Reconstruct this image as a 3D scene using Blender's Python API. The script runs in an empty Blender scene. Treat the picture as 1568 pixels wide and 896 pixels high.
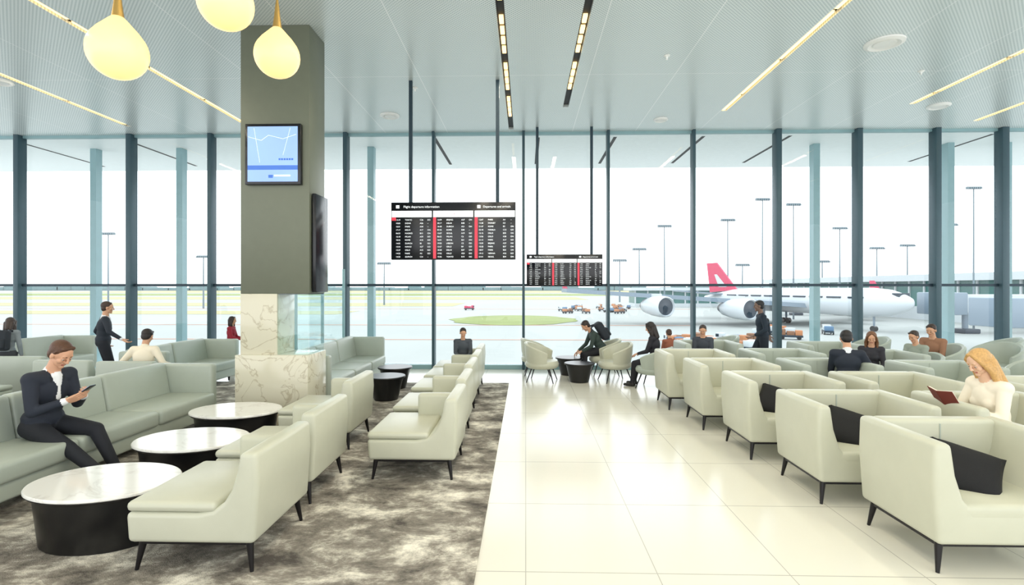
import bpy, bmesh, math, random
import numpy as np
from mathutils import Vector, Matrix, Euler
random.seed(4)
scn=bpy.context.scene
COL=scn.collection
try:
    scn.view_settings.view_transform='Standard'
    scn.view_settings.look='None'
except Exception: pass

# ---------------------------------------------------------------- materials
def lin(c):
    return tuple(((v/255)/12.92 if v/255<=0.04045 else ((v/255+0.055)/1.055)**2.4) for v in c)
def mat(name,rgb,rough=0.5,metal=0.0,noise=0.06,nscale=8.0,bump=0.0,bscale=200.0,emit=0.0,coat=0.0,spec=0.5):
    m=bpy.data.materials.new(name); m.use_nodes=True
    nt=m.node_tree; N=nt.nodes; L=nt.links
    b=N['Principled BSDF']
    c=lin(rgb)
    tc=N.new('ShaderNodeTexCoord'); nz=N.new('ShaderNodeTexNoise'); nz.inputs['Scale'].default_value=nscale; nz.inputs['Detail'].default_value=3
    L.new(tc.outputs['Object'],nz.inputs['Vector'])
    mx=N.new('ShaderNodeMix'); mx.data_type='RGBA'
    mx.inputs[6].default_value=tuple(v*(1-noise) for v in c)+(1,)
    mx.inputs[7].default_value=tuple(min(1,v*(1+noise)) for v in c)+(1,)
    L.new(nz.outputs['Fac'],mx.inputs[0]); L.new(mx.outputs[2],b.inputs['Base Color'])
    b.inputs['Roughness'].default_value=rough; b.inputs['Metallic'].default_value=metal
    b.inputs['Coat Weight'].default_value=coat
    b.inputs['Specular IOR Level'].default_value=spec
    if bump>0:
        n2=N.new('ShaderNodeTexNoise'); n2.inputs['Scale'].default_value=bscale
        L.new(tc.outputs['Object'],n2.inputs['Vector'])
        bp=N.new('ShaderNodeBump'); bp.inputs['Strength'].default_value=bump; bp.inputs['Distance'].default_value=0.01
        L.new(n2.outputs['Fac'],bp.inputs['Height']); L.new(bp.outputs['Normal'],b.inputs['Normal'])
    if emit>0:
        L.new(mx.outputs[2],b.inputs['Emission Color']); b.inputs['Emission Strength'].default_value=emit
    return m
def nodes(m): return m.node_tree.nodes, m.node_tree.links, m.node_tree.nodes['Principled BSDF']
def math_n(N,L,op,a,b=None,c=None):
    n=N.new('ShaderNodeMath'); n.operation=op
    for i,v in enumerate((a,b,c)):
        if v is None: continue
        if isinstance(v,(int,float)): n.inputs[i].default_value=v
        else: L.new(v,n.inputs[i])
    return n.outputs[0]

leather=mat('cream_leather',(194,195,177),0.33,noise=0.04,bump=0.05,bscale=260)
leather_g=mat('sage_leather',(172,181,171),0.36,noise=0.04,bump=0.05,bscale=260)
dark_metal=mat('dark_leg_metal',(28,26,28),0.35,0.4)
black=mat('black_lacquer',(14,15,18),0.3)
blackfab=mat('black_fabric',(17,18,22),0.85,bump=0.2)
steel=mat('mullion_steel',(60,84,94),0.4,0.2)
steel_l=mat('post_teal',(140,174,180),0.4,0.1)
railm=mat('rail_dark',(34,54,66),0.4,0.3)
colgreen=mat('column_panel',(110,115,100),0.42,0.25)
white=mat('white_paint',(236,238,238),0.5)
ext_white=mat('exterior_white',(190,197,200),0.5)
brass=mat('brass',(196,160,92),0.35,0.8)
bulb=mat('pendant_glow',(246,218,150),0.3,noise=0.01,emit=0.75)
led=mat('led_warm',(255,212,140),0.4,emit=2.6,noise=0.02)
slotdark=mat('slot_dark',(26,26,30),0.6)

def marble(name,base,vein,scale=3.0,amt=0.06):
    m=mat(name,base,0.12); N,L,b=nodes(m)
    tc=N.new('ShaderNodeTexCoord'); nz=N.new('ShaderNodeTexNoise'); nz.inputs['Scale'].default_value=scale; nz.inputs['Detail'].default_value=8; nz.inputs['Distortion'].default_value=1.2
    L.new(tc.outputs['Object'],nz.inputs['Vector'])
    a=math_n(N,L,'SUBTRACT',nz.outputs['Fac'],0.5); a=math_n(N,L,'ABSOLUTE',a); a=math_n(N,L,'DIVIDE',a,amt); 
    cl=N.new('ShaderNodeClamp'); L.new(a,cl.inputs[0])
    mx=N.new('ShaderNodeMix'); mx.data_type='RGBA'; mx.inputs[6].default_value=lin(vein)+(1,); mx.inputs[7].default_value=lin(base)+(1,)
    L.new(cl.outputs[0],mx.inputs[0]); L.new(mx.outputs[2],b.inputs['Base Color'])
    return m
marble_w=marble('marble_table',(234,234,230),(220,218,214),2.0,0.03)
marble_c=marble('marble_column',(216,212,192),(186,178,154),2.2,0.02)

# floor tiles
floor_m=mat('floor_tile',(236,234,222),0.17); N,L,b=nodes(floor_m)
tc=N.new('ShaderNodeTexCoord'); sp=N.new('ShaderNodeSeparateXYZ'); L.new(tc.outputs['Object'],sp.inputs[0])
def gridline(N,L,src,period,off,w):
    a=math_n(N,L,'ADD',src,off+1000*period); a=math_n(N,L,'DIVIDE',a,period); a=math_n(N,L,'FRACT',a)
    a=math_n(N,L,'SUBTRACT',a,0.5); a=math_n(N,L,'ABSOLUTE',a); return math_n(N,L,'GREATER_THAN',a,0.5-w/period/2)
gx=gridline(N,L,sp.outputs[0],0.873,0,0.007); gy=gridline(N,L,sp.outputs[1],1.1,-0.19,0.009)
g=math_n(N,L,'MAXIMUM',gx,gy)
mx=N.new('ShaderNodeMix'); mx.data_type='RGBA'; mx.inputs[6].default_value=lin((229,227,216))+(1,); mx.inputs[7].default_value=lin((184,182,174))+(1,)
L.new(g,mx.inputs[0]); L.new(mx.outputs[2],b.inputs['Base Color'])

# carpet
carpet_m=mat('carpet_pile',(120,112,100),0.95); N,L,b=nodes(carpet_m)
tc=N.new('ShaderNodeTexCoord'); mp=N.new('ShaderNodeMapping'); mp.inputs['Scale'].default_value=(1.0,1.3,1); L.new(tc.outputs['Object'],mp.inputs[0])
n1=N.new('ShaderNodeTexNoise'); n1.inputs['Scale'].default_value=2.0; n1.inputs['Detail'].default_value=10; n1.inputs['Roughness'].default_value=0.74; n1.inputs['Distortion'].default_value=0.25
L.new(mp.outputs[0],n1.inputs['Vector'])
cr=N.new('ShaderNodeValToRGB'); cr.color_ramp.elements[0].position=0.37; cr.color_ramp.elements[0].color=lin((76,71,66))+(1,)
cr.color_ramp.elements[1].position=0.64; cr.color_ramp.elements[1].color=lin((240,235,222))+(1,)
e=cr.color_ramp.elements.new(0.5); e.color=lin((144,138,128))+(1,)
L.new(n1.outputs['Fac'],cr.inputs[0]); L.new(cr.outputs[0],b.inputs['Base Color'])
n2=N.new('ShaderNodeTexNoise'); n2.inputs['Scale'].default_value=120; L.new(tc.outputs['Object'],n2.inputs['Vector'])
bp=N.new('ShaderNodeBump'); bp.inputs['Strength'].default_value=0.5; bp.inputs['Distance'].default_value=0.02; L.new(n2.outputs['Fac'],bp.inputs['Height']); L.new(bp.outputs[0],b.inputs['Normal'])

# ceiling perforated metal
def ceil_mat(name,base,dot):
    m=mat(name,base,0.27,0.2); N,L,b=nodes(m)
    tc=N.new('ShaderNodeTexCoord'); sp=N.new('ShaderNodeSeparateXYZ'); L.new(tc.outputs['Object'],sp.inputs[0])
    def wave(s,f): return math_n(N,L,'SINE',math_n(N,L,'MULTIPLY',s,f))
    w=math_n(N,L,'MULTIPLY',wave(sp.outputs[0],2*math.pi/0.05),wave(sp.outputs[1],2*math.pi/0.05))
    w=math_n(N,L,'GREATER_THAN',w,0.25)
    g1=gridline(N,L,sp.outputs[0],1.45,0.37,0.012); g2=gridline(N,L,sp.outputs[1],3.1,0.4,0.012)
    g=math_n(N,L,'MAXIMUM',g1,g2)
    mx=N.new('ShaderNodeMix'); mx.data_type='RGBA'; mx.inputs[6].default_value=lin(base)+(1,); mx.inputs[7].default_value=lin(dot)+(1,)
    L.new(w,mx.inputs[0])
    m2=N.new('ShaderNodeMix'); m2.data_type='RGBA'; L.new(mx.outputs[2],m2.inputs[6]); m2.inputs[7].default_value=lin((242,245,245))+(1,)
    L.new(g,m2.inputs[0]); L.new(m2.outputs[2],b.inputs['Base Color'])
    return m
ceiling_m=ceil_mat('ceiling_perforated',(222,230,231),(174,188,192))
canopy_m=mat('canopy_soffit',(236,242,243),0.4)

def glass_mat(name,tint,f0=0.04):
    m=bpy.data.materials.new(name); m.use_nodes=True; nt=m.node_tree; N=nt.nodes; L=nt.links
    for n in list(N): N.remove(n)
    o=N.new('ShaderNodeOutputMaterial'); t=N.new('ShaderNodeBsdfTransparent'); t.inputs[0].default_value=tint+(1,)
    gl=N.new('ShaderNodeBsdfGlossy'); gl.inputs['Roughness'].default_value=0.02
    lw=N.new('ShaderNodeLayerWeight'); lw.inputs[0].default_value=0.5
    a=math_n(N,L,'POWER',lw.outputs['Facing'],5.0); a=math_n(N,L,'MULTIPLY_ADD',a,0.5,f0)
    mx=N.new('ShaderNodeMixShader'); L.new(a,mx.inputs[0]); L.new(t.outputs[0],mx.inputs[1]); L.new(gl.outputs[0],mx.inputs[2]); L.new(mx.outputs[0],o.inputs[0])
    return m
glass=glass_mat('window_glass',(0.98,0.995,1.0),0.02)
glass_t=glass_mat('partition_glass',(0.92,0.98,0.98),0.05)

# ---------------------------------------------------------------- mesh builder
def basis(d):
    d=Vector(d).normalized(); up=Vector((0,0,1)) if abs(d.z)<0.95 else Vector((0,1,0))
    x=up.cross(d).normalized(); y=d.cross(x); return x,y,d
class MB:
    def __init__(s): s.bm=bmesh.new(); s.mats=[]
    def mi(s,m):
        if m not in s.mats: s.mats.append(m)
        return s.mats.index(m)
    def merge(s,bm2,m,M=None):
        if M is not None: bmesh.ops.transform(bm2,matrix=M,verts=bm2.verts)
        bmesh.ops.recalc_face_normals(bm2,faces=bm2.faces)
        i=s.mi(m)
        for f in bm2.faces: f.material_index=i
        me=bpy.data.meshes.new('tmp'); bm2.to_mesh(me); bm2.free(); s.bm.from_mesh(me); bpy.data.meshes.remove(me)
    def box(s,lo,hi,m,bev=0.0,seg=2,M=None):
        b2=bmesh.new(); r=bmesh.ops.create_cube(b2,size=1)
        for v in b2.verts:
            v.co=Vector([lo[i]+(v.co[i]+0.5)*(hi[i]-lo[i]) for i in range(3)])
        if bev>0: bmesh.ops.bevel(b2,geom=b2.edges[:],offset=bev,segments=seg,profile=0.5,affect='EDGES',clamp_overlap=True)
        s.merge(b2,m,M)
    def prism(s,pts,t0,t1,m,axis='y',bev=0.0,seg=3,M=None):
        b2=bmesh.new()
        def P(a,b,t): return {'y':(a,t,b),'x':(t,a,b),'z':(a,b,t)}[axis]
        A=[b2.verts.new(P(a,b,t0)) for a,b in pts]; B=[b2.verts.new(P(a,b,t1)) for a,b in pts]
        b2.faces.new(A); b2.faces.new(B[::-1]); n=len(pts)
        for i in range(n): b2.faces.new((A[i],B[i],B[(i+1)%n],A[(i+1)%n]))
        bmesh.ops.recalc_face_normals(b2,faces=b2.faces)
        if bev>0:
            es=[e for e in b2.edges if e.calc_face_angle(0)>math.radians(40)]
            bmesh.ops.bevel(b2,geom=es,offset=bev,segments=seg,profile=0.5,affect='EDGES',clamp_overlap=True)
        s.merge(b2,m,M)
    def cyl(s,p0,p1,r0,r1,m,n=16,M=None,sy=1.0):
        p0=Vector(p0);p1=Vector(p1); x,y,d=basis(p1-p0); b2=bmesh.new()
        A=[];B=[]
        for i in range(n):
            a=2*math.pi*i/n; o=x*math.cos(a)+y*math.sin(a)*sy
            A.append(b2.verts.new(p0+o*r0)); B.append(b2.verts.new(p1+o*r1))
        b2.faces.new(A); b2.faces.new(B[::-1])
        for i in range(n): b2.faces.new((A[i],B[i],B[(i+1)%n],A[(i+1)%n]))
        s.merge(b2,m,M)
    def lathe(s,prof,m,n=32,sx=1,sy=1,M=None):
        b2=bmesh.new(); rings=[]
        for r,z in prof:
            if r<1e-5: rings.append([b2.verts.new((0,0,z))])
            else: rings.append([b2.verts.new((r*sx*math.cos(2*math.pi*i/n),r*sy*math.sin(2*math.pi*i/n),z)) for i in range(n)])
        for A,B in zip(rings,rings[1:]):
            for i in range(n):
                j=(i+1)%n
                if len(A)==1 and len(B)==1: continue
                if len(A)==1: b2.faces.new((A[0],B[i],B[j]))
                elif len(B)==1: b2.faces.new((A[i],B[0],A[j]))
                else: b2.faces.new((A[i],B[i],B[j],A[j]))
        s.merge(b2,m,M)
    def mesh(s,name,ang=40):
        me=bpy.data.meshes.new(name); s.bm.to_mesh(me); s.bm.free()
        for m in s.mats: me.materials.append(m)
        me.shade_smooth()
        try: me.set_sharp_from_angle(angle=math.radians(ang))
        except Exception: pass
        return me
def put(name,me,loc=(0,0,0),rz=0,scale=1,parent=None):
    o=bpy.data.objects.new(name,me); COL.objects.link(o); o.location=loc; o.rotation_euler=(0,0,math.radians(rz)); o.scale=(scale,)*3
    if parent: o.parent=parent
    return o
def simple(name,lo,hi,m,bev=0.0,parent=None):
    c=[(lo[i]+hi[i])/2 for i in range(3)]
    b=MB(); b.box([lo[i]-c[i] for i in range(3)],[hi[i]-c[i] for i in range(3)],m,bev); return put(name,b.mesh(name),c,parent=parent)

# ---------------------------------------------------------------- room shell
CZ=5.51; WY=12.2
b=MB(); b.box((-18,-6,-0.3),(18,12.5,0),floor_m); put('floor',b.mesh('floor'))
b=MB(); b.box((-16.5,-5,0.001),(-0.33,10.3,0.014),carpet_m,0.005); put('carpet',b.mesh('carpet'))
slots=[(-8.9,-5,11.5),(-6.2,-5,11.5),(-0.33,-5,11.95),(0.8,-5,10.5),(4.05,-5,10.8),(7.6,-5,10.5),(9.75,3,11.6)]
b=MB(); b.box((-18,-6,CZ+0.1),(18,12.4,CZ+0.3),ceiling_m)
xs=[-18]; SW=0.055
for x,y0,y1 in slots: xs+= [x-SW,x+SW]
xs.append(18)
for i in range(0,len(xs),2): b.box((xs[i],-6,CZ),(xs[i+1],12.4,CZ+0.1),ceiling_m)
for x,y0,y1 in slots:
    if y1<12.3: b.box((x-SW,y1,CZ),(x+SW,12.4,CZ+0.1),ceiling_m)
    b.box((x-SW,-6,CZ+0.04),(x-SW+0.006,y1,CZ+0.1),slotdark); b.box((x-SW,-6,CZ+0.085),(x+SW,y1,CZ+0.099),slotdark)
put('ceiling',b.mesh('ceiling'))
for k,(x,y0,y1) in enumerate(slots):
    b=MB()
    y=y0
    while y<y1-0.4:
        lit = not (k in (0,1) and y>10.4)
        if k==2 or k==3:
            seg=1.5
            if y+seg>y1: break
            yy=y
            while yy<y+seg-0.35:
                b.box((x-0.03,yy,CZ+0.02),(x+0.03,yy+0.2,CZ+0.05),led); yy+=0.3
            y+=seg
        else:
            if lit: b.box((x-0.025,y,CZ+0.02),(x+0.025,min(y+1.42,y1),CZ+0.05),led)
            y+=1.5
    b.box((x-0.05,y0,CZ+0.05),(x+0.05,y1-0.02,CZ+0.07),slotdark)
    put('linear_ceiling_light',b.mesh('linear_ceiling_light'))
for (x,y,r) in [(5.29,7.85,0.26),(-9.2,8.9,0.2),(-2.85,10.9,0.2),(2.9,11.3,0.15),(8.2,10.6,0.2)]:
    b=MB(); b.lathe([(0,-0.03),(r*0.55,-0.03),(r*0.6,-0.015),(r*0.8,-0.04),(r,-0.02),(r*1.02,0)],white,32)
    put('ceiling_air_diffuser',b.mesh('ceiling_air_diffuser'),(x,y,CZ-0.001))
for (x,y) in [(-4.6,6.2),(-9.5,7.5),(2.2,8.2),(6.6,8.9),(-2.0,9.4),(9.4,10.0)]:
    b=MB(); b.lathe([(0,-0.06),(0.015,-0.06),(0.02,-0.02),(0.045,-0.01),(0.05,0)],white,16)
    put('sprinkler_head',b.mesh('sprinkler_head'),(x,y,CZ-0.001))

# window wall
mull=[-17.4,-14.9,-12.04,-9.33,-7.40,-5.8,-4.20,-2.14,-0.05,1.90,3.85,5.76,7.57,9.31,10.79,12.6,14.4,16.6]
wid={-12.04:.12,-9.33:.12,5.76:.12,7.57:.12,9.31:.12,10.79:.15,-4.2:.09,-7.4:.09}
n=0
for x in mull:
    n+=1; w=wid.get(x,0.06)
    simple('trim_%d'%n,(x-w/2,WY-0.18,0.0),(x+w/2,WY+0.05,CZ),steel,0.006)
for i,(a,c) in enumerate(zip(mull,mull[1:])):
    wa=wid.get(a,0.06)/2; wc=wid.get(c,0.06)/2
    simple('window_%d'%(i+1),(a+wa,WY-0.005,0.1),(c-wc,WY+0.005,CZ-0.06),glass)
n+=1; simple('trim_%d'%n,(-17.4,WY-0.08,1.92),(16.6,WY+0.04,1.98),railm)
n+=1; simple('baseboard_north',(-17.5,WY-0.12,0.0),(16.7,WY+0.06,0.1),steel_l)
n+=1; simple('trim_%d'%n,(-17.4,WY-0.06,CZ-0.06),(16.6,WY+0.04,CZ),steel_l)
b=MB(); b.box((-24,12.45,CZ),(24,15.9,CZ+0.4),canopy_m)
for x in (-12.6,-9.8,-2.2,0.3,2.15,4.25,6.3,11):
    b.box((x-0.04,12.6,CZ-0.004),(x+0.04,15.3,CZ+0.01),slotdark)
put('exterior_canopy',b.mesh('exterior_canopy'))
for x in (-11.25,-8.97,-3.98,7.3,10.6,12.0):
    simple('exterior_post',(x-0.08,13.3,-6),(x+0.08,13.5,CZ-0.001),steel_l)
simple('exterior_ledge',(-18,12.51,-0.35),(18,13.2,-0.02),white)

# ---------------------------------------------------------------- column
b=MB()
b.box((-3.93,7.1,1.81),(-2.97,7.65,CZ),colgreen,0.01)
b.box((-3.93,7.16,1.80),(-2.98,7.63,1.86),railm)
b.box((-3.98,7.05,0.014),(-2.97,7.7,0.97),marble_c,0.006)
b.box((-3.93,7.1,0.97),(-3.42,7.65,1.81),marble_c,0.004)
b.box((-3.42,7.12,0.97),(-2.99,7.125,1.81),glass_t)
b.box((-2.98,7.12,0.97),(-2.975,7.63,1.81),glass_t)
put('column',b.mesh('column'))
scr_b=mat('screen_blue',(120,168,232),0.3,noise=0.05,nscale=3,emit=0.55)
scr_w=mat('screen_white',(240,246,250),0.3,emit=0.7,noise=0.02)
scr_k=mat('screen_black',(10,13,22),0.2,noise=0.1)
scr_r=mat('screen_red',(226,46,70),0.3,emit=0.4)
scr_lb=mat('screen_pale',(144,178,234),0.3,noise=0.1,nscale=2,emit=0.45)
scr_navy=mat('screen_navy',(60,110,200),0.3,emit=0.4)
b=MB()
b.box((-3.83,7.03,3.30),(-3.06,7.1,4.13),scr_k,0.008)
b.box((-3.79,7.024,3.56),(-3.10,7.03,4.09),scr_lb)
b.box((-3.79,7.024,3.34),(-3.10,7.03,3.50),scr_lb); b.box((-3.79,7.023,3.50),(-3.10,7.03,3.56),scr_navy)
for i in range(6): b.box((-3.36+i*0.035,7.02,3.63),(-3.335+i*0.035,7.03,3.655),scr_navy)
b.box((-3.5,7.02,3.39),(-3.44,7.03,3.43),scr_navy); b.box((-3.42,7.02,3.41),(-3.2,7.03,3.43),scr_w)
pts=[(-3.78,3.95),(-3.6,3.9),(-3.5,3.97),(-3.3,3.92),(-3.12,3.98)]
for (xa,za),(xb,zb) in zip(pts,pts[1:]): b.cyl((xa,7.023,za),(xb,7.023,zb),0.0022,0.0022,scr_w,6)
for (xa,za),(xb,zb) in (((-3.7,4.07),(-3.62,3.6)),((-3.2,4.07),(-3.3,3.7))): b.cyl((xa,7.023,za),(xb,7.023,zb),0.0018,0.0018,scr_w,6)
put('wall_display_screen',b.mesh('wall_display_screen'))
b=MB(); b.box((-2.955,7.15,1.83),(-2.90,7.6,3.2),scr_k,0.01); b.box((-2.968,7.3,2.2),(-2.95,7.5,2.8),dark_metal)
put('side_display_panel',b.mesh('side_display_panel'))
b=MB(); b.box((-4.005,7.8,0.014),(-3.995,11.4,2.3),glass_t)
for y in (7.8,9.0,10.2,11.4): b.box((-4.03,y-0.02,0.014),(-3.98,y+0.02,2.3),steel_l)
put('glass_partition',b.mesh('glass_partition'))

# ---------------------------------------------------------------- flight boards
def textmesh(b,body,size,x,y,z,m):
    cu=bpy.data.curves.new('t','FONT'); cu.body=body; cu.size=size; cu.space_line=1.0
    o=bpy.data.objects.new('t',cu); COL.objects.link(o); bpy.context.view_layer.update()
    me=bpy.data.meshes.new_from_object(o.evaluated_get(bpy.context.evaluated_depsgraph_get()))
    b2=bmesh.new(); b2.from_mesh(me)
    M=Matrix.Translation((x,y,z))@Matrix.Rotation(math.radians(90),4,'X')
    b.merge(b2,m,M); bpy.data.objects.remove(o); bpy.data.meshes.remove(me)
cities=['LONDON','PARIS','DOHA','TOKYO','SYDNEY','DELHI','BEIJING','ROME','MADRID','DUBAI','SEOUL','MILAN','BANGKOK','MANILA','OSLO','CAIRO','HANOI','ZURICH','VIENNA','LISBON']
def board(W,H,ztop_cable,rodx):
    b=MB(); b.box((-W/2,0,-H/2),(W/2,0.09,H/2),scr_k,0.006)
    cw=W/3; hh=H*0.15; y=-0.004
    textmesh(b,'Flight departure information',H*0.055,-W/2+cw*0.30,y,H/2-hh*0.65,scr_w)
    textmesh(b,'Departures and arrivals',H*0.05,W/2-cw*0.78,y,H/2-hh*0.65,scr_w)
    b.box((-W/2+cw*.12,y,H/2-hh*.7),(-W/2+cw*.2,0,H/2-hh*.35),scr_w); b.box((W/2-cw*.92,y,H/2-hh*.7),(W/2-cw*.84,0,H/2-hh*.35),scr_w)
    for c in range(3):
        x0=-W/2+c*cw+W*0.006; x1=x0+cw-W*0.012
        zt=H/2-hh; b.box((x0,y,zt-H*0.11),(x1,0,zt),scr_w)
        textmesh(b,['A R R I V A L S','D E P A R T','D E P A R T'][c],H*0.05,x0+cw*.25,y-0.003,zt-H*.075,scr_b if c!=1 else scr_r)
        if c>0: b.box((x0,y,-H/2+0.02*H),(x0+cw*0.07,0,zt-H*0.115),scr_r)
        else: b.box((x0,y,zt-H*.17),(x0+cw*0.10,0,zt-H*0.115),scr_r)
        rows=12; rh=(H*0.72-0.02)/rows
        for r in range(rows):
            zz=zt-H*0.12-(r+0.85)*rh
            textmesh(b,'%02d:%02d'%(random.randint(6,22),random.randint(0,59)),rh*0.6,x0+cw*.10,y-0.003,zz,scr_w)
            textmesh(b,random.choice(cities),rh*0.6,x0+cw*.32,y-0.003,zz,scr_w)
            textmesh(b,'%s%d'%(random.choice('ABC'),random.randint(1,40)),rh*0.6,x0+cw*.68,y-0.003,zz,scr_w)
            textmesh(b,random.choice(['ON','GO','--']),rh*0.6,x0+cw*.86,y-0.003,zz,scr_w)
    for rx in rodx: b.box((rx-0.03,0.02,H/2-0.02),(rx+0.03,0.07,ztop_cable-0.002),railm)
    return b.mesh('flight_information_board')
W1,H1=2.17,1.0
put('flight_information_board',board(W1,H1,CZ-2.88,(-0.75,0.77)),(-1.26,9.05,2.88))
put('flight_information_board',board(1.70,0.71,CZ-2.285,(-0.61,0.61)),(0.87,11.75,2.285))

# ---------------------------------------------------------------- pendants
def pendant(x,y,z):
    b=MB(); R=0.2
    prof=[(0,-R)]
    for i in range(1,15):
        a=-math.pi/2+i*math.pi/2/9
        if a<0.55: prof.append((R*math.cos(a),R*math.sin(a)))
    prof+=[(0.135,0.155),(0.095,0.2),(0.06,0.24),(0.04,0.26),(0.0,0.262)]
    b.lathe(prof,bulb,40)
    b.lathe([(0.042,0.25),(0.04,0.27),(0.028,0.36),(0.018,0.46),(0.012,0.5),(0.006,0.62),(0.005,CZ-z-0.03),(0.05,CZ-z-0.02),(0.05,CZ-z-0.001)],brass,20)
    put('pendant_lamp',b.mesh('pendant_lamp',60),(x,y,z))
pendant(-3.05,3.83,3.66); pendant(-2.31,4.8,4.05); pendant(-2.3,3.95,4.08)

# ---------------------------------------------------------------- furniture
def legs(b,xs,ys,z=0.2,frame=True):
    sx=(max(xs)+min(xs))/2; sy=(max(ys)+min(ys))/2
    for x in xs:
        for y in ys:
            ox=0.03*(1 if x>sx else -1); oy=0.03*(1 if y>sy else -1)
            b.cyl((x,y,z),(x+ox,y+oy,0.0),0.026,0.012,dark_metal,10)
    if frame:
        for y in ys: b.box((min(xs),y-0.02,z-0.03),(max(xs),y+0.02,z),dark_metal)
        for x in xs: b.box((x-0.02,min(ys),z-0.03),(x+0.02,max(ys),z),dark_metal)
def lounger(side,m=leather,H=0.80):
    b=MB()
    pts=[(-0.42,0.2),(0.43,0.2),(0.445,0.40)]
    pts+=[(-0.04,0.40),(-0.14,0.42),(-0.21,0.47),(-0.26,0.55),(-0.295,0.66),(-0.32,H),(-0.435,H),(-0.445,0.6)]
    b.prism(pts,-0.43,0.43,m,'y',0.035,4)
    b.box((-0.16,-0.425,0.40),(0.445,0.425,0.47),m,0.032,3)
    y0,y1=sorted((side*0.31,side*0.435))
    b.box((-0.38,y0,0.4),(0.10,y1,0.70),m,0.04,4)
    legs(b,(-0.35,0.37),(-0.35,0.35))
    return b.mesh('lounge_chair')
def tub(m=leather,H=0.87,W=1.08,D=0.8):
    b=MB(); w=W/2
    pts=[(-w+0.03,0.2),(w-0.03,0.2),(w,0.6),(w-0.01,H),(w-0.12,H),(w-0.15,0.66),(w-0.2,0.5),(w-0.27,0.42),(-w+0.27,0.42),(-w+0.2,0.5),(-w+0.15,0.66),(-w+0.12,H),(-w+0.01,H),(-w,0.6)]
    b.prism(pts,-D/2,D/2,m,'y',0.035,4)
    b.box((-w+0.1,D/2-0.15,0.3),(w-0.1,D/2,H),m,0.035,4)
    b.box((-w+0.17,-D/2+0.0,0.36),(w-0.17,D/2-0.14,0.47),m,0.035,3)
    b.box((-0.005,D/2-0.155,0.48),(0.005,D/2-0.14,H-0.03),leather_g)
    legs(b,(-w+0.09,w-0.09),(-D/2+0.08,D/2-0.08))
    return b.mesh('tub_armchair')
def pillow():
    b2=bmesh.new(); n=14; a=0.22
    def sp(u,v):
        h=0.075*((1-abs(u)**3)*(1-abs(v)**3))**0.5
        px=u*a*(1-0.09*(1-v*v)*abs(u)+0.05); py=v*a*(1-0.09*(1-u*u)*abs(v)+0.05)
        return px,py,h
    gt=[[None]*(n+1) for _ in range(n+1)]; gb=[[None]*(n+1) for _ in range(n+1)]
    for i in range(n+1):
        for j in range(n+1):
            u=-1+2*i/n; v=-1+2*j/n; x,y,h=sp(u,v)
            gt[i][j]=b2.verts.new((x,y,h)); 
            gb[i][j]=gt[i][j] if i in(0,n) or j in(0,n) else b2.verts.new((x,y,-h))
    for i in range(n):
        for j in range(n):
            b2.faces.new((gt[i][j],gt[i+1][j],gt[i+1][j+1],gt[i][j+1])); b2.faces.new((gb[i][j],gb[i][j+1],gb[i+1][j+1],gb[i+1][j]))
    b=MB(); b.merge(b2,blackfab); return b.mesh('throw_pillow',80)
def shell_chair(m=leather):
    b=MB(); b2=bmesh.new(); n=28; cols=[]
    for i in range(n+1):
        t=-1+2*i/n; a=math.radians(180+t*118)
        h=0.80-0.20*abs(t)**1.6
        ro=0.34; ri=0.285; flare=1.06
        ca,sa=math.cos(a),math.sin(a)
        cols.append([b2.verts.new((ri*ca*0.9,ri*sa*0.9,0.30)),b2.verts.new((ri*ca*flare,ri*sa*flare,h-0.02)),b2.verts.new(((ri+0.03)*ca*flare,(ri+0.03)*sa*flare,h)),
                     b2.verts.new((ro*ca*flare,ro*sa*flare,h-0.02)),b2.verts.new((ro*ca,ro*sa,0.5)),b2.verts.new((ro*ca*0.82,ro*sa*0.82,0.28))])
    for A,B in zip(cols,cols[1:]):
        for k in range(6): b2.faces.new((A[k],A[(k+1)%6],B[(k+1)%6],B[k]))
    b2.faces.new(cols[0]); b2.faces.new(cols[-1][::-1])
    b.merge(b2,m)
    b.lathe([(0,0.27),(0.26,0.27),(0.31,0.31),(0.32,0.36),(0.29,0.42),(0.2,0.44),(0,0.445)],m,32,1.08,0.98)
    for sx in (-1,1):
        for sy in (-1,1): b.cyl((sx*0.17,sy*0.17,0.3),(sx*0.27,sy*0.25,0),0.016,0.009,dark_metal,8)
    return b.mesh('shell_armchair',50)
def oval_table(sx=0.53,sy=0.40,h=0.42):
    b=MB()
    b.lathe([(0,h-0.035),(0.96,h-0.035),(1.0,h-0.022),(1.0,h-0.008),(0.985,h),(0,h)],marble_w,64,sx,sy)
    b.lathe([(0,0.0),(0.80,0.0),(0.82,0.01),(0.90,h-0.04),(0,h-0.04)],black,64,sx,sy)
    b.lathe([(0.965,h-0.045),(0.985,h-0.034),(0.9,h-0.034)],dark_metal,64,sx,sy)
    return b.mesh('oval_coffee_table')
def round_table(r=0.3,h=0.38):
    b=MB(); b.lathe([(0,h-0.03),(r,h-0.03),(r*1.02,h-0.015),(r,h),(0,h)],black,40); b.lathe([(0,0),(r*0.62,0),(r*0.9,h-0.03),(0,h-0.03)],black,40)
    return b.mesh('round_side_table')
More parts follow.
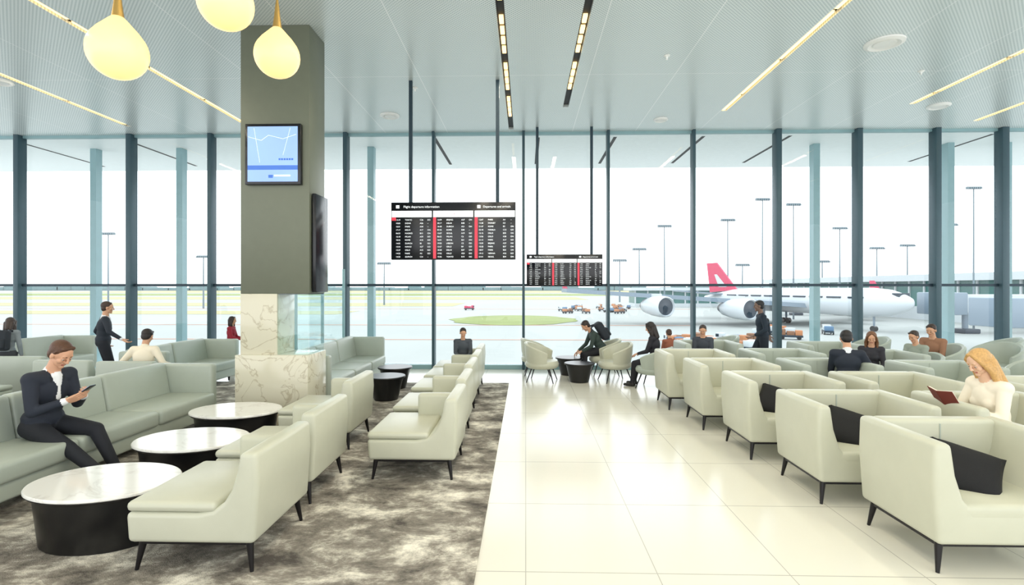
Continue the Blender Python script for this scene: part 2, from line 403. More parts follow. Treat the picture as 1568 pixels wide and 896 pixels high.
def sofa(n,L=1.1,m=leather_g,arm0=False,arm1=False):
    b=MB()
    b.box((-0.85,0.02,0.09),(-0.04,n*L-0.02,0.28),m,0.03,3)
    for i in range(n):
        y0=i*L+0.006; y1=(i+1)*L-0.006
        b.box((-0.68,y0,0.25),(0,y1,0.43),m,0.045,4)
        b.prism([(-0.86,0.27),(-0.60,0.27),(-0.64,0.5),(-0.70,0.84),(-0.84,0.84)],y0,y1,m,'y',0.04,4)
    if arm1: b.box((-0.86,n*L-0.02,0.12),(-0.05,n*L+0.12,0.82),m,0.04,4)
    if arm0: b.box((-0.86,-0.12,0.12),(-0.05,0.02,0.82),m,0.04,4)
    for y in [0.15]+[L*k for k in range(1,n)]+[n*L-0.15]:
        for x in (-0.78,-0.12): b.cyl((x,y,0.1),(x,y,0),0.022,0.014,dark_metal,10)
    return b.mesh('sofa')
CF=0.014
LNG=lounger(-1); LNG2=lounger(1,leather_g); TUB=tub(); TUBG=tub(leather_g); PIL=pillow(); SHL=shell_chair(); SHLG=shell_chair(leather_g); OT=oval_table(); RT=round_table()
for (xb,y,r) in [(-1.75,3.80,180),(-1.81,4.88,180),(-1.99,6.40,180),(-0.66,5.48,180),(-0.70,6.6,180),(-0.74,7.75,180),(-0.76,8.80,180),(-0.78,9.75,180)]:
    put('lounge_chair',LNG,(xb-0.445,y,CF),r)
for (x,y) in [(2.68,3.90),(2.53,5.0),(2.42,6.17),(2.30,7.36),(2.16,8.5)]:
    put('tub_armchair',TUB,(x+0.54,y,0))
for (x,y) in [(3.84,4.95),(3.72,6.17),(3.66,7.4),(3.6,8.6),(2.9,10.0),(5.1,7.2),(5.1,8.5),(5.0,9.8),(5.2,5.9)]:
    put('tub_armchair',TUBG if y>6.5 else TUB,(x+0.54,y,0))
for (x,y) in [(3.20,3.98),(3.06,5.08),(2.94,6.25)]:
    o=put('throw_pillow',PIL,(x,y-0.08,0.565)); o.rotation_euler=Euler((math.radians(34),math.radians(14),math.radians(-34)))
for (x,y,rz) in [(7.3,7.6,200),(8.3,8.2,160),(7.4,9.6,180),(8.6,9.8,200),(9.4,8.4,170),(7.0,10.9,180),(6.9,6.5,180),(7.8,5.6,190),(9.6,10.9,160),(4.1,11.2,180)]:
    put('shell_armchair',SHLG,(x,y,0),rz,1.12)
for (x,y,rz) in [(0.33,10.6,-12),(1.80,10.6,192),(0.25,11.4,0),(1.72,11.42,180)]:
    put('shell_armchair',SHL,(x,y,0),rz)
put('round_side_table',RT,(1.08,10.55,0)); put('round_side_table',RT,(0.95,11.4,0))
put('shell_armchair',SHLG,(2.42,9.95,0),150)
put('sofa',sofa(4,1.1,leather_g,arm1=True),(-4.3,2.75,CF))
for (x,y) in [(-3.2,3.9),(-3.24,5.0),(-3.48,6.2)]: put('oval_coffee_table',OT,(x,y,CF))
put('sofa',sofa(3,1.0,leather_g,arm0=True,arm1=True),(-3.0,8.15,CF)) 
for (x,y) in [(-2.35,8.75),(-2.45,9.75)]: put('round_side_table',RT,(x,y,CF),0,1.05)
for (x,y,rz) in [(-5.86,7.9,90),(-6.9,8.0,90),(-7.9,7.0,0),(-9.9,8.0,90),(-8.0,8.4,90)]:
    put('lounge_chair',LNG2,(x,y,CF),rz)
SF2=sofa(2,1.0,leather_g,arm0=True,arm1=True)
for (x,y,rz) in [(-5.9,9.2,0),(-9.5,9.9,0)]: put('sofa',SF2,(x,y-0.6,CF),rz)

# ---------------------------------------------------------------- people
ico=bmesh.new(); bmesh.ops.create_icosphere(ico,subdivisions=3,radius=1); ico.verts.ensure_lookup_table()
IV=np.array([v.co[:] for v in ico.verts]); IF=[tuple(v.index for v in f.verts) for f in ico.faces]; ico.free()
class SDF:
    def __init__(s): s.V=[];s.F=[];s.n=0;s.P=[]
    def _add(s,V,F):
        s.V.append(V); s.F+= [tuple(i+s.n for i in f) for f in F]; s.n+=len(V)
    def E(s,c,r,lab,R=None):
        c=np.array(c,float); r=np.array(r if hasattr(r,'__len__') else (r,)*3,float); Rm=np.eye(3) if R is None else np.array(R)
        s._add((IV*r)@Rm.T+c,IF); s.P.append(('E',c,r,Rm,lab))
    def C(s,a,b,r0,r1,lab):
        a=np.array(a,float);b=np.array(b,float); s._add(IV*r0+a,IF); s._add(IV*r1+b,IF)
        x,y,d=basis(Vector(b-a)) if np.linalg.norm(b-a)>1e-6 else (Vector((1,0,0)),Vector((0,1,0)),Vector((0,0,1)))
        n=20; A=[];B=[]
        for i in range(n):
            t=2*math.pi*i/n; o=np.array(x)*math.cos(t)+np.array(y)*math.sin(t); A.append(a+o*r0);B.append(b+o*r1)
        F=[tuple(range(n))[::-1],tuple(range(n,2*n))]+[(i,(i+1)%n,n+(i+1)%n,n+i) for i in range(n)]
        s._add(np.array(A+B),F); s.P.append(('C',a,b,r0,r1,lab))
    def build(s,name,vox,matd,smooth=4):
        me=bpy.data.meshes.new('t'); me.from_pydata(np.vstack(s.V).tolist(),[],s.F); me.update()
        o=bpy.data.objects.new('t',me); COL.objects.link(o)
        m=o.modifiers.new('r','REMESH'); m.mode='VOXEL'; m.voxel_size=vox
        m2=o.modifiers.new('s','SMOOTH'); m2.iterations=smooth; m2.factor=0.5
        bpy.context.view_layer.update()
        out=bpy.data.meshes.new_from_object(o.evaluated_get(bpy.context.evaluated_depsgraph_get()))
        bpy.data.objects.remove(o); bpy.data.meshes.remove(me); out.name=name
        nf=len(out.polygons); c=np.empty(nf*3); out.polygons.foreach_get('center',c); c=c.reshape(-1,3)
        best=np.full(nf,1e9); lab=np.zeros(nf,int); labs=[]
        for p in s.P:
            if p[-1] not in labs: labs.append(p[-1])
            if p[0]=='E':
                q=(c-p[1])@p[3]; k=np.linalg.norm(q/p[2],axis=1); d=(k-1)*p[2].min()
            else:
                ab=p[2]-p[1]; t=np.clip(((c-p[1])@ab)/max(1e-9,ab@ab),0,1); d=np.linalg.norm(c-(p[1]+t[:,None]*ab),axis=1)-(p[3]+(p[4]-p[3])*t)
            w=d<best; best[w]=d[w]; lab[w]=labs.index(p[-1])
        out.materials.clear()
        for l in labs: out.materials.append(matd[l])
        out.polygons.foreach_set('material_index',lab.astype(np.int32)); out.shade_smooth(); out.update()
        return out
_mc={}
def cm(kind,rgb,rough=0.8,**k):
    key=(kind,rgb)
    if key not in _mc: _mc[key]=mat('%s_%d_%d_%d'%((kind,)+rgb),rgb,rough,**k)
    return _mc[key]
def ik(a,t,l1,l2,pole):
    a=Vector(a);t=Vector(t); d=t-a; D=min(d.length,(l1+l2)*0.995); d.normalize(); t=a+d*D
    x=(l1*l1-l2*l2+D*D)/(2*D); h=math.sqrt(max(0,l1*l1-x*x)); p=Vector(pole); p=(p-d*p.dot(d)).normalized()
    return a+d*x+p*h,t
def hand_prims(S,w,d,n,side,curl,sc):
    w=Vector(w); d=Vector(d).normalized(); n=Vector(n); n=(n-d*n.dot(d)).normalized(); s_=n.cross(d)*side
    offs=[0.029,0.0095,-0.0105,-0.029]; ln=[0.95,1.05,0.97,0.78]
    for o,l in zip(offs,ln):
        base=w+(d*(0.085-abs(o)*0.25)+s_*o)*sc; S.C(w+(d*0.012+s_*o*0.55)*sc,base,0.0135*sc,0.0115*sc,'skin')
        ang=curl*0.5; p=base
        for k,L_ in enumerate((0.043,0.027,0.021)):
            q=p+(d*math.cos(ang)+n*math.sin(ang))*L_*l*sc; S.C(p,q,(0.0092-0.0009*k)*sc,(0.0085-0.001*k)*sc,'skin'); p=q; ang+=curl
    t0=w+(d*0.022+s_*0.026)*sc; t1=t0+(d*0.62+s_*0.6+n*0.45).normalized()*0.042*sc; t2=t1+(d*0.85+s_*0.1+n*0.5).normalized()*0.032*sc
    S.C(t0,t1,0.0135*sc,0.011*sc,'skin'); S.C(t1,t2,0.0105*sc,0.0085*sc,'skin')
eyew=mat('eye_white',(200,190,180),0.3); eyei=mat('eye_iris',(50,34,24),0.15)
def person(name,loc,rz,top=(30,34,44),pants=(26,28,36),shoe=(18,16,16),skin=(206,158,128),hair=(38,28,24),hairlen=0,pz=0.93,lean=0.0,neck=0.1,
           hands=None,feet=None,pole_arm=None,hp=0.0,hy=0.0,sc=0.93,curl=0.5,palm=((0,0,1),(0,0,1)),shirt=None,sleeve=True,vox=0.013,female=False,footdir=None,knee_pole=(0,1,0.15),hroll=0):
    emp=bpy.data.objects.new(name,None); COL.objects.link(emp); emp.location=loc; emp.rotation_euler=(0,0,math.radians(rz)); emp.scale=(sc,)*3; emp.empty_display_size=0.1
    md={'top':cm('cloth',top,bump=0.1),'lapel':cm('cloth',tuple(int(v*0.75) for v in top),bump=0.1),'pants':cm('cloth',pants,bump=0.1),'shoe':cm('shoe',shoe,0.35),'skin':cm('skin',skin,0.55),'hair':cm('hair',hair,0.5,noise=0.35,nscale=60,bump=0.4,bscale=90),
        'shirt':cm('cloth',shirt or (235,235,235)),'lips':cm('skin',(178,102,92),0.5)}
    S=SDF(); Rl=Matrix.Rotation(-lean,3,'X'); U=Rl@Vector((0,0,1)); Fw=Rl@Vector((0,1,0)); Rn=np.array(Rl)
    pel=Vector((0,0,pz)); ws=0.9 if female else 1.0
    S.E(pel,(0.165,0.125,0.12),'pants',Rn)
    S.E(pel+U*0.06,(0.168*ws,0.13,0.10),'top',Rn)
    S.E(pel+U*0.17,(0.148*ws,0.112,0.14),'top',Rn)
    S.E(pel+U*0.31,(0.172*ws,0.12,0.165),'top',Rn)
    if female: 
        for k in(-1,1): S.E(pel+U*0.29+Fw*0.07+Vector((k*0.062,0,0)),0.06,'top')
    if shirt:
        S.C(pel+U*0.455+Fw*0.055,pel+U*0.27+Fw*0.105,0.046,0.026,'shirt')
        for k in(-1,1): S.C(pel+U*0.44+Fw*0.05+Vector((k*0.058,0,0)),pel+U*0.24+Fw*0.112+Vector((k*0.018,0,0)),0.028,0.018,'lapel')
    Un=Matrix.Rotation(-(lean+neck),3,'X')@Vector((0,0,1))
    nb=pel+U*0.475; hc=nb+Un*0.185+Fw*0.02
    S.C(nb-U*0.04,nb+Un*0.12+Fw*0.005,0.060,0.052,'skin')
    S.C(nb-U*0.03,nb+Un*0.012,0.07,0.062,'shirt' if shirt else 'top')
    HN=hands or (((-0.24,0.05,pz-0.08)),((0.24,0.05,pz-0.08)))
    FT=feet or ((-0.1,0,0.08),(0.1,0,0.08))
    hv=SDF()
    for i,k in enumerate((-1,1)):
        sh=pel+U*0.435+Vector((k*0.172*ws,0,0))
        S.C(pel+U*0.42+Vector((k*0.07,0,0)),sh,0.08,0.066,'top')
        pol=pole_arm[i] if pole_arm else (k*0.5,-0.8,-0.5)
        el,wr=ik(sh,HN[i],0.285,0.25,pol); dd=(wr-el).normalized()
        S.C(sh,el,0.062*ws,0.046,'top'); lab='top' if sleeve else 'skin'
        S.C(el,wr-dd*0.03,0.046,0.034,lab)
        if shirt: S.C(wr-dd*0.02,wr-dd*0.005,0.034,0.033,'shirt')
        S.C(wr-dd*0.01,wr+dd*0.015,0.026,0.024,'skin')
        hand_prims(hv,wr+dd*0.005,dd,palm[i],k,curl,1.0)
        hip=pel+Vector((k*0.09,0,-0.02)); kp=(knee_pole[0]+k*0.12,knee_pole[1],knee_pole[2])
        kn,an=ik(hip,FT[i],0.43,0.42,kp)
        S.C(hip,kn,0.096,0.064,'pants'); S.C(kn,an+Vector((0,0,0.02)),0.062,0.044,'pants')
        fd=Vector(footdir[i]) if footdir else Vector((k*0.1,1,0)); fd.normalize()
        S.C(an+Vector((0,0,0.01)),an-fd*0.03+Vector((0,0,-0.035)),0.042,0.042,'shoe'); S.C(an-fd*0.03+Vector((0,0,-0.038)),an+fd*0.16+Vector((0,0,-0.046)),0.042,0.033,'shoe')
    def child(nm,me,M=None):
        o=bpy.data.objects.new(nm,me); COL.objects.link(o); o.parent=emp
        if M is not None: o.matrix_local=M
    child('body',S.build('body',vox,md,5)); child('hands',hv.build('hands',0.0045,md,2))
    H=SDF()
    H.E((0,-0.01,0.03),(0.074,0.092,0.088),'skin'); H.E((0,0.020,-0.045),(0.055,0.060,0.060),'skin'); H.E((0,0.062,-0.086),(0.024,0.020,0.018),'skin')
    H.C((0,0.080,0.02),(0,0.100,-0.020),0.007,0.011,'skin'); H.C((-0.011,0.090,-0.024),(0.011,0.090,-0.024),0.008,0.008,'skin')
    H.C((-0.034,0.066,0.032),(0.034,0.066,0.032),0.014,0.014,'skin')
    for k in(-1,1):
        H.E((k*0.036,0.052,-0.022),(0.026,0.025,0.026),'skin'); H.E((k*0.076,-0.004,-0.004),(0.010,0.019,0.031),'skin')
        H.C((k*0.022,0.070,0.012),(k*0.040,0.066,0.011),0.0105,0.0095,'skin')
    H.C((-0.018,0.073,-0.051),(0.018,0.073,-0.051),0.0065,0.0065,'lips'); H.C((-0.013,0.074,-0.059),(0.013,0.074,-0.059),0.0068,0.0068,'lips')
    H.C((0,-0.015,-0.03),(0,-0.005,-0.06),0.052,0.050,'skin')
    Mh=Matrix.Translation(hc)@Euler((-(lean*0.4+neck+hp),hroll,hy),'ZXY').to_matrix().to_4x4()
    child('head',H.build('head',0.005,md,2),Mh)
    Hh=SDF()
    if hairlen==0:
        Hh.E((0,-0.026,0.046),(0.082,0.094,0.083),'hair'); Hh.E((0,-0.046,-0.005),(0.074,0.060,0.075),'hair')
        for k in(-1,1): Hh.C((k*0.068,0.008,0.05),(k*0.072,-0.014,0.0),0.013,0.010,'hair')
        Hh.C((-0.04,0.036,0.094),(0.045,0.040,0.092),0.018,0.018,'hair')
    else:
        Hh.E((0,-0.026,0.046),(0.085,0.093,0.083),'hair'); Hh.E((0,-0.046,-0.01),(0.080,0.062,0.085),'hair')
        for k in(-1,1):
            Hh.C((k*0.020,0.040,0.104),(k*0.068,0.042,0.05),0.016,0.018,'hair'); Hh.C((k*0.068,0.042,0.05),(k*0.080,0.018,-0.03),0.018,0.020,'hair')
            Hh.C((k*0.080,0.018,-0.03),(k*0.088,0.0,-0.09),0.024,0.028,'hair'); Hh.C((k*0.088,0,-0.09),(k*0.092,0.035,-0.10-hairlen),0.030,0.016,'hair')
            Hh.C((k*0.079,0.0,0.0),(k*0.085,-0.01,-0.09),0.020,0.03,'hair')
            Hh.C((k*0.075,-0.03,-0.06),(k*0.085,0.0,-0.12-hairlen),0.034,0.018,'hair')
            Hh.C((k*0.045,-0.06,-0.02),(k*0.055,-0.07,-0.10-hairlen),0.05,0.025,'hair')
        Hh.C((0,-0.07,0.0),(0,-0.085,-0.09-hairlen),0.065,0.035,'hair')
    child('hair',Hh.build('hair',0.006,md,2),Mh)
    b=MB()
    for k in(-1,1):
        b.lathe([(0,-0.009)]+[(0.009*math.cos(a),0.009*math.sin(a)) for a in [x*math.pi/8 for x in range(-3,4)]]+[(0,0.009)],eyew,16,1.3,1,M=Matrix.Translation((k*0.031,0.0700,0.004)))
        b.lathe([(0,-0.006)]+[(0.006*math.cos(a),0.006*math.sin(a)) for a in [x*math.pi/8 for x in range(-3,4)]]+[(0,0.006)],eyei,12,M=Matrix.Translation((k*0.031,0.0750,0.002)))
        b.cyl((k*0.016,0.0815,0.030),(k*0.047,0.070,0.031),0.0038,0.0022,md['hair'],8)
    child('face_details',b.mesh('face_details',60),Mh)
    return emp
def sit(seat=0.44,sc=0.93,fwd=0.47,**k):
    s=seat/sc
    d=dict(pz=s+0.095,feet=((-0.12,fwd,0.08),(0.12,fwd+0.03,0.08)),hands=((-0.1,0.36,s+0.19),(0.1,0.36,s+0.19)),lean=0.1,neck=0.2,hp=0.15,sc=sc,palm=((0.3,0,-1),(-0.3,0,-1)))
    d.update(k); return d
man=person('seated_businessman',(-4.74,5.0,CF),-97,**sit(0.45,sc=1.08,shirt=(238,240,242),top=(34,40,54),pants=(24,27,36),hair=(84,54,36),skin=(214,164,134),
    lean=0.20,neck=0.28,hp=0.26,hands=((-0.07,0.36,0.76),(0.08,0.34,0.74)),palm=((0.7,-0.2,0.7),(-0.7,-0.2,0.7)),curl=0.55,
    feet=((-0.12,0.64,0.08),(0.12,0.80,0.08)),vox=0.009,knee_pole=(0,0.6,0.8)))
b=MB(); b.box((-0.036,-0.075,-0.005),(0.036,0.075,0.005),scr_k,0.004); b.box((-0.032,-0.07,0.005),(0.032,0.07,0.006),scr_b)
ph=put('phone',b.mesh('phone'),(0.0,0.46,0.825),0,1,man); ph.rotation_euler=(math.radians(35),0,math.radians(10))
person('standing_businessman',(-7.72,9.35,CF),-45,top=(30,38,50),pants=(26,30,40),hair=(60,44,36),sc=0.95,shirt=(230,230,235),lean=0.05,hy=-0.2,
    hands=((-0.30,0.06,0.92),(0.44,0.24,1.0)),feet=((-0.12,0.0,0.08),(0.13,0.06,0.08)))
person('seated_man',(-5.86,7.85,CF),5,**sit(0.44,sc=0.92,top=(236,226,206),pants=(90,84,76),hair=(34,26,24),hands=((-0.34,0.22,0.72),(0.34,0.22,0.72))))
person('standing_child',(-6.40,11.2,0),-80,top=(146,30,48),pants=(60,30,44),hair=(40,26,24),hairlen=0.05,sc=0.74,female=True,hands=((-0.12,0.30,1.05),(0.12,0.32,1.05)))
p5=person('standing_traveller',(-9.02,8.85,CF),20,top=(130,140,146),pants=(60,64,70),hair=(60,48,42),hairlen=0.06,sc=0.80,female=True,lean=0.12,neck=0.3)
bag=mat('bag_fabric',(40,46,54),0.85,bump=0.2)
def backpack(parent,loc,rx=0.0):
    b=MB(); b.box((-0.15,-0.10,-0.22),(0.15,0.08,0.22),bag,0.06,4); b.box((-0.11,-0.15,-0.18),(0.11,-0.08,0.02),bag,0.03,3)
    for k in(-1,1): b.cyl((k*0.09,0.06,0.20),(k*0.10,0.16,0.22),0.018,0.018,bag,8); b.cyl((k*0.10,0.16,0.22),(k*0.12,0.26,0.05),0.018,0.016,bag,8); 
    o=put('backpack',b.mesh('backpack'),loc,0,1,parent); o.rotation_euler=(rx,0,0)
backpack(p5,(0,-0.20,1.22),-0.12)
person('seated_child',(-1.18,9.78,CF),-170,**sit(0.48,sc=0.75,top=(70,76,84),hair=(40,30,28)))
p7=person('seated_traveller',(1.66,11.38,0),95,**sit(0.46,sc=0.95,top=(52,66,62),pants=(28,30,36),hair=(40,30,26),lean=0.55,neck=0.15,hp=0.35,hands=((-0.12,0.50,0.56),(0.12,0.53,0.54)),shirt=None,fwd=0.42))
backpack(p7,(0,0.02,1.0),-0.55)
person('seated_woman',(2.46,9.95,0),60,**sit(0.46,sc=0.90,top=(34,34,42),pants=(30,30,38),hair=(34,24,22),hairlen=0.14,female=True))
person('seated_man',(3.36,10.0,0),160,**sit(0.48,sc=0.82,top=(60,66,76),hair=(56,46,42)))
person('seated_child',(3.0,10.9,0),10,**sit(0.40,sc=0.72,top=(150,90,70),hair=(70,46,36)))
person('walking_man',(4.88,10.9,0),80,top=(26,40,54),pants=(26,36,48),hair=(24,24,28),skin=(120,96,84),sc=0.97,lean=0.06,hands=((-0.24,0.22,0.95),(0.24,-0.20,0.92)),feet=((-0.08,-0.30,0.13),(0.08,0.30,0.08)),pz=0.90)
person('seated_businessman',(4.46,7.35,0),-20,**sit(0.48,sc=0.94,top=(30,38,52),hair=(24,20,22),shirt=(220,225,232),hands=((-0.15,0.35,0.62),(0.30,0.30,0.75))))
person('seated_woman',(5.52,8.5,0),150,**sit(0.47,sc=0.84,top=(44,44,52),hair=(110,74,48),hairlen=0.08,female=True))
person('seated_man',(6.62,9.0,0),110,**sit(0.45,sc=0.83,top=(150,160,150),hair=(50,40,34)))
put('shell_armchair',SHLG,(6.62,9.0,0),190,1.0)
person('seated_man',(7.35,9.6,0),120,**sit(0.46,sc=0.90,top=(150,110,86),hair=(50,36,30)))
w=person('seated_reading_woman',(4.32,4.92,0),92,**sit(0.47,sc=1.0,top=(238,230,214),pants=(200,196,186),hair=(200,158,100),hairlen=0.20,skin=(226,184,156),female=True,
    lean=0.14,neck=0.22,hp=0.26,hands=((-0.10,0.36,0.80),(0.10,0.36,0.80)),palm=((0.7,-0.1,0.7),(-0.7,-0.1,0.7)),vox=0.009,curl=0.6))
bk=mat('book_cover',(120,52,44),0.6); pg=mat('book_pages',(238,232,218),0.7)
b=MB(); 
for k in(-1,1):
    M=Matrix.Rotation(k*math.radians(-14),4,'Y')
    b.box((min(0,k*0.14),-0.10,-0.012),(max(0,k*0.14),0.10,-0.008),bk,M=M); b.box((min(0,k*0.132),-0.095,-0.008),(max(0,k*0.132),0.095,0.004),pg,M=M)
o=put('open_book',b.mesh('open_book'),(0.0,0.49,0.87),0,1,w); o.rotation_euler=(math.radians(58),0,0)

# ---------------------------------------------------------------- exterior
GZ=-6.0
apron=mat('apron_concrete',(164,167,164),0.9,noise=0.08,nscale=0.05)
grass=mat('airfield_grass',(132,142,84),0.95,noise=0.2,nscale=0.15)
grass2=mat('airfield_dry_grass',(168,161,120),0.95,noise=0.12,nscale=0.04)
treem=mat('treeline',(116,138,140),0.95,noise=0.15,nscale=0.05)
teal_g=mat('terminal_glass',(60,112,108),0.3,noise=0.15,nscale=0.3)
b=MB(); b.box((-1500,13.6,GZ-1),(1500,1600,GZ),apron); put('ground',b.mesh('ground'))
def patch(name,pts,m,z):
    b=MB(); b.prism(pts,GZ+z-0.02,GZ+z,m,'z'); put(name,b.mesh(name))
def rect(x0,x1,y0,y1): return [(x0,y0),(x1,y0),(x1,y1),(x0,y1)]
patch('grass_verge',rect(-600,40,330,420),grass2,0.05); patch('grass_verge',rect(-700,80,480,640),grass,0.05); patch('grass_verge',rect(-800,300,720,1200),grass2,0.05)
patch('grass_verge',rect(-500,-30,215,260),grass2,0.05); patch('grass_verge',rect(-400,-55,150,172),grass2,0.05)
patch('grass_verge',[(-3+15*math.cos(a*math.pi/16)*(1+0.06*math.sin(a*1.7)),127+19*math.sin(a*math.pi/16)) for a in range(32)],grass,0.08)
lm=mat('apron_marking',(186,138,116),0.9)
for p in (rect(-200,60,188,190),rect(-200,35,108,109),rect(-90,30,78,78.6)): patch('taxiway_marking',p,lm,0.04)
b=MB()
x=-1400
while x<1400:
    wv=random.uniform(20,60); b.box((x,1250,GZ),(x+wv,1300,GZ+random.uniform(6,13)),treem,1.5,1); x+=wv*0.9
put('distant_treeline',b.mesh('distant_treeline'))
mastm=mat('mast_metal',(104,120,128),0.5)
def mast(x,D,h):
    b=MB(); k=D/150; b.cyl((0,0,0),(0,0,h),0.26*k,0.14*k,mastm,8)
    b.box((-1.9*k,-0.3,h-0.12*k),(1.9*k,0.3,h+0.12*k),mastm)
    for i in range(-3,4): b.box((i*0.58*k-0.2*k,-0.6*k,h-0.55*k),(i*0.58*k+0.2*k,0.3*k,h-0.1*k),mastm)
    put('floodlight_mast',b.mesh('floodlight_mast'),(x,D,GZ))
for x,D,h in [(-106,130,21.7),(-119,190,19.5),(-62.7,230,18.8),(50.1,280,22.6),(49.7,230,24.9),(44.8,170,27.9),(57.4,150,27.2),(135.3,330,22.3),(53.7,120,28.0),(65.7,130,28.4),(145.3,260,20.9),(88.7,150,24.8),(145.2,220,24.4),(128.9,180,22.3),(79.6,95,25.7),(119.1,150,25.7)]: mast(x,D,h)
planew=mat('aircraft_white',(194,201,206),0.3); planeg=mat('aircraft_grey',(120,136,150),0.35); red=mat('tail_red',(196,44,86),0.4); dkg=mat('engine_dark',(30,48,62),0.4)
def airplane():
    b=MB(); R=2.6; Lh=27
    prof=[(0,Lh),(0.9,Lh-0.5),(1.6,Lh-1.8),(2.3,Lh-4),(R,Lh-7),(R,-8),(2.2,-16),(1.3,-22),(0.5,-27),(0,-27.5)]
    b.lathe(prof,planew,28,M=Matrix.Translation((0,0,5.2))@Matrix.Rotation(math.radians(90),4,'Y'))
    for k in(-1,1):
        def wing(pts,th,m):
            b2=bmesh.new(); vs=[]
            for (x,y,z) in pts: vs.append((b2.verts.new((x,k*y,z+th)),b2.verts.new((x,k*y,z-th))))
            b2.faces.new([v[0] for v in vs]); b2.faces.new([v[1] for v in vs][::-1]); n=len(vs)
            for i in range(n): b2.faces.new((vs[i][0],vs[i][1],vs[(i+1)%n][1],vs[(i+1)%n][0]))
            b.merge(b2,m)
        wing([(8,1.5,4.2),(-14,45,7.2),(-17,45,7.2),(-8,14,5.2),(-8,1.5,4.2)],0.42,planeg)
        wing([(-18,1,6.2),(-24.5,10,7.0),(-27,10,7.0),(-25,1,6.2)],0.15,planeg)
        wing([(-14,44.6,7.2),(-16,45,9.6),(-17.5,45,9.6),(-17,44.6,7.2)],0.1,red)
        for y,x in ((15,4.0),(29,-3.5)):
            z=3.1+y*0.03; q=1.15
            M=Matrix.Translation((x,k*y,z))@Matrix.Rotation(math.radians(90),4,'Y')@Matrix.Scale(q,4)
            b.lathe([(1.3,-4.0),(1.75,-1.5),(1.9,1.2),(1.8,2.4),(1.65,2.6),(1.5,2.3),(1.4,1.4)],planew,24,M=M)
            b.lathe([(1.5,2.2),(0.5,2.2),(0,2.6)],dkg,24,M=M); b.lathe([(1.3,-4),(0.6,-5.5),(0,-6)],dkg,20,M=M)
            b.box((x-3.5,k*y-0.15,z+1.6),(x+1.0,k*y+0.15,z+2.6),planew)
        for x in (18.5,14,10,6,2,-2,-6,-10,-14):
            b.box((x-1.5,k*2.52-0.12,5.9),(x+1.5,k*2.52+0.12,6.2),dkg)
        b.cyl((-3,k*3,0.6),(-3,k*3,4),0.2,0.25,planeg,10); b.cyl((-4,k*2.7,0.6),(-4,k*3.3,0.6),0.6,0.6,black,16); b.cyl((-2.4,k*2.7,0.6),(-2.4,k*3.3,0.6),0.6,0.6,black,16)
    b.cyl((20,0,0.5),(20,0,3.4),0.15,0.2,planeg,10); b.cyl((20,-0.4,0.5),(20,0.4,0.5),0.5,0.5,black,16)
    b.prism([(-15,7.3),(-22.5,14.2),(-26.3,14.2),(-25,6.6)],-0.22,0.22,red,'y')
    b.prism([(-18.5,8.0),(-22.2,11.2),(-23.2,11.2),(-21.5,8.0)],-0.26,0.26,planew,'y')
    b.box((24.2,-1.2,6.3),(25.4,1.2,6.9),dkg)
    return b.mesh('airplane')
AP=airplane()
put('airplane',AP,(56,114,GZ),-72,1.0)
# terminal: side wing along the apron and rear concourse
b=MB(); b.box((97,80,GZ),(112,212,-2.8),ext_white); b.box((97.5,80,-2.8),(112,212,3.4),teal_g); b.box((95,78,3.4),(114,212,5.0),ext_white)
y=80
while y<210: b.box((97.2,y,-2.8),(97.6,y+0.5,3.4),ext_white); y+=5
b.box((44,212,GZ),(112,224,-4.6),ext_white); b.box((44,212.5,-4.6),(112,224,0.6),teal_g); b.box((42,210,0.6),(114,226,1.7),ext_white)
x=44
while x<97: b.box((x,212.1,-4.6),(x+0.5,212.6,0.6),ext_white); x+=5
put('terminal_building',b.mesh('terminal_building'))
jb=MB(); jb.box((0,-2,4),(26,2,7.4),ext_white,0.1); jb.box((2,-2.05,5.0),(24,-1.9,6.4),teal_g); jb.box((-4,-3,3.6),(1,3,7.8),planeg,0.2)
for x in (3,18): jb.cyl((x,0,0),(x,0,4),0.5,0.5,planeg,12); jb.box((x-1.5,-1.8,0),(x+1.5,1.8,0.9),dkg,0.2)
JB=jb.mesh('jet_bridge')
put('jet_bridge',JB,(73,92,GZ),2,0.9); put('jet_bridge',JB,(74,150,GZ),2,0.85); put('jet_bridge',JB,(74,180,GZ),2,0.85); put('jet_bridge',JB,(60,66,GZ),8,0.85)
orange=mat('gse_orange',(176,118,78),0.6); brown=mat('gse_brown',(130,94,70),0.7); bluev=mat('gse_blue',(90,120,150),0.5)
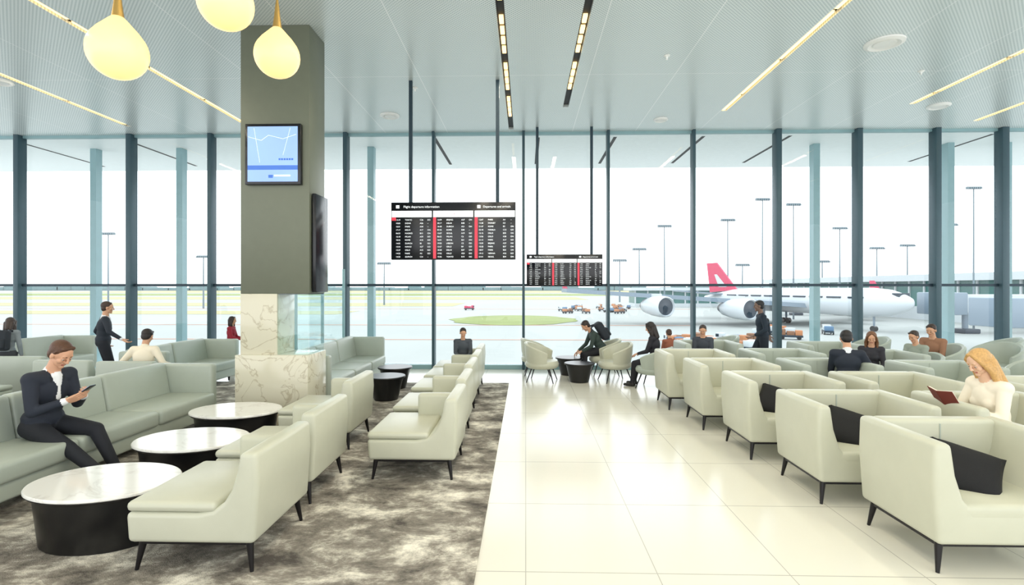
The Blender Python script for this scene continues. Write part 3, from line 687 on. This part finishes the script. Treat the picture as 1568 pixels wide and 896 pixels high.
def cart(m1,m2):
    b=MB(); b.box((-2.2,-0.9,0.5),(2.2,0.9,0.9),dkg,0.05); b.box((0.9,-0.85,0.9),(2.1,0.85,2.1),m1,0.15); b.box((1.5,-0.87,1.4),(2.13,0.87,1.95),dkg,0.05)
    b.box((-2.1,-0.85,0.9),(-0.8,0.85,1.9),m2,0.08); b.box((-0.7,-0.85,0.9),(0.7,0.85,1.7),m1,0.08)
    for x in(-1.5,1.5):
        for y in(-0.95,0.75): b.cyl((x,y,0.4),(x,y+0.2,0.4),0.4,0.4,black,14)
    return b.mesh('baggage_cart')
CT=[cart(orange,ext_white),cart(brown,orange),cart(ext_white,bluev)]
for i in range(36):
    y=random.uniform(76,90); x=y*random.uniform(0.42,0.64)
    if i<12: y=random.uniform(62,74); x=y*random.uniform(0.28,0.42)
    if 18<i: y=random.uniform(155,205); x=y*random.uniform(0.07,0.2)
    put('baggage_cart',CT[i%3],(x,y,GZ),random.uniform(0,180),0.75)
put('baggage_cart',cart(red,red),(-19.5,180,GZ),10,0.8)

# ---------------------------------------------------------------- lights
w=bpy.data.worlds.new('World'); scn.world=w; w.use_nodes=True
N=w.node_tree.nodes; L=w.node_tree.links; bg=N['Background']
tc=N.new('ShaderNodeTexCoord'); sp=N.new('ShaderNodeSeparateXYZ'); L.new(tc.outputs['Generated'],sp.inputs[0])
cr=N.new('ShaderNodeValToRGB'); cr.color_ramp.elements[0].position=0.0; cr.color_ramp.elements[0].color=(0.98,0.99,1,1); cr.color_ramp.elements[1].position=0.6; cr.color_ramp.elements[1].color=(0.88,0.96,1.0,1)
L.new(sp.outputs[2],cr.inputs[0]); L.new(cr.outputs[0],bg.inputs[0]); bg.inputs[1].default_value=2.5
def area(x,y,z,sx,sy,e,col):
    l=bpy.data.lights.new('slot_fill_light','AREA'); l.shape='RECTANGLE'; l.size=sx; l.size_y=sy; l.energy=e; l.color=col
    o=bpy.data.objects.new('slot_fill_light',l); COL.objects.link(o); o.location=(x,y,z)
for x in (-8.9,-6.2,-0.33,0.8,4.05,7.6):  # warm fill added along the ceiling light slots, on top of their LED strips
    area(x,3.0,CZ-0.02,0.1,14,125,(1,0.89,0.70))
# camera
cam=bpy.data.cameras.new('Camera'); co=bpy.data.objects.new('Camera',cam); COL.objects.link(co)
co.location=(0,0,1.9); co.rotation_euler=(math.radians(90),0,math.radians(1.5)); cam.lens=18.37; cam.sensor_width=36; cam.shift_y=-0.0051; cam.clip_end=3000
scn.camera=co
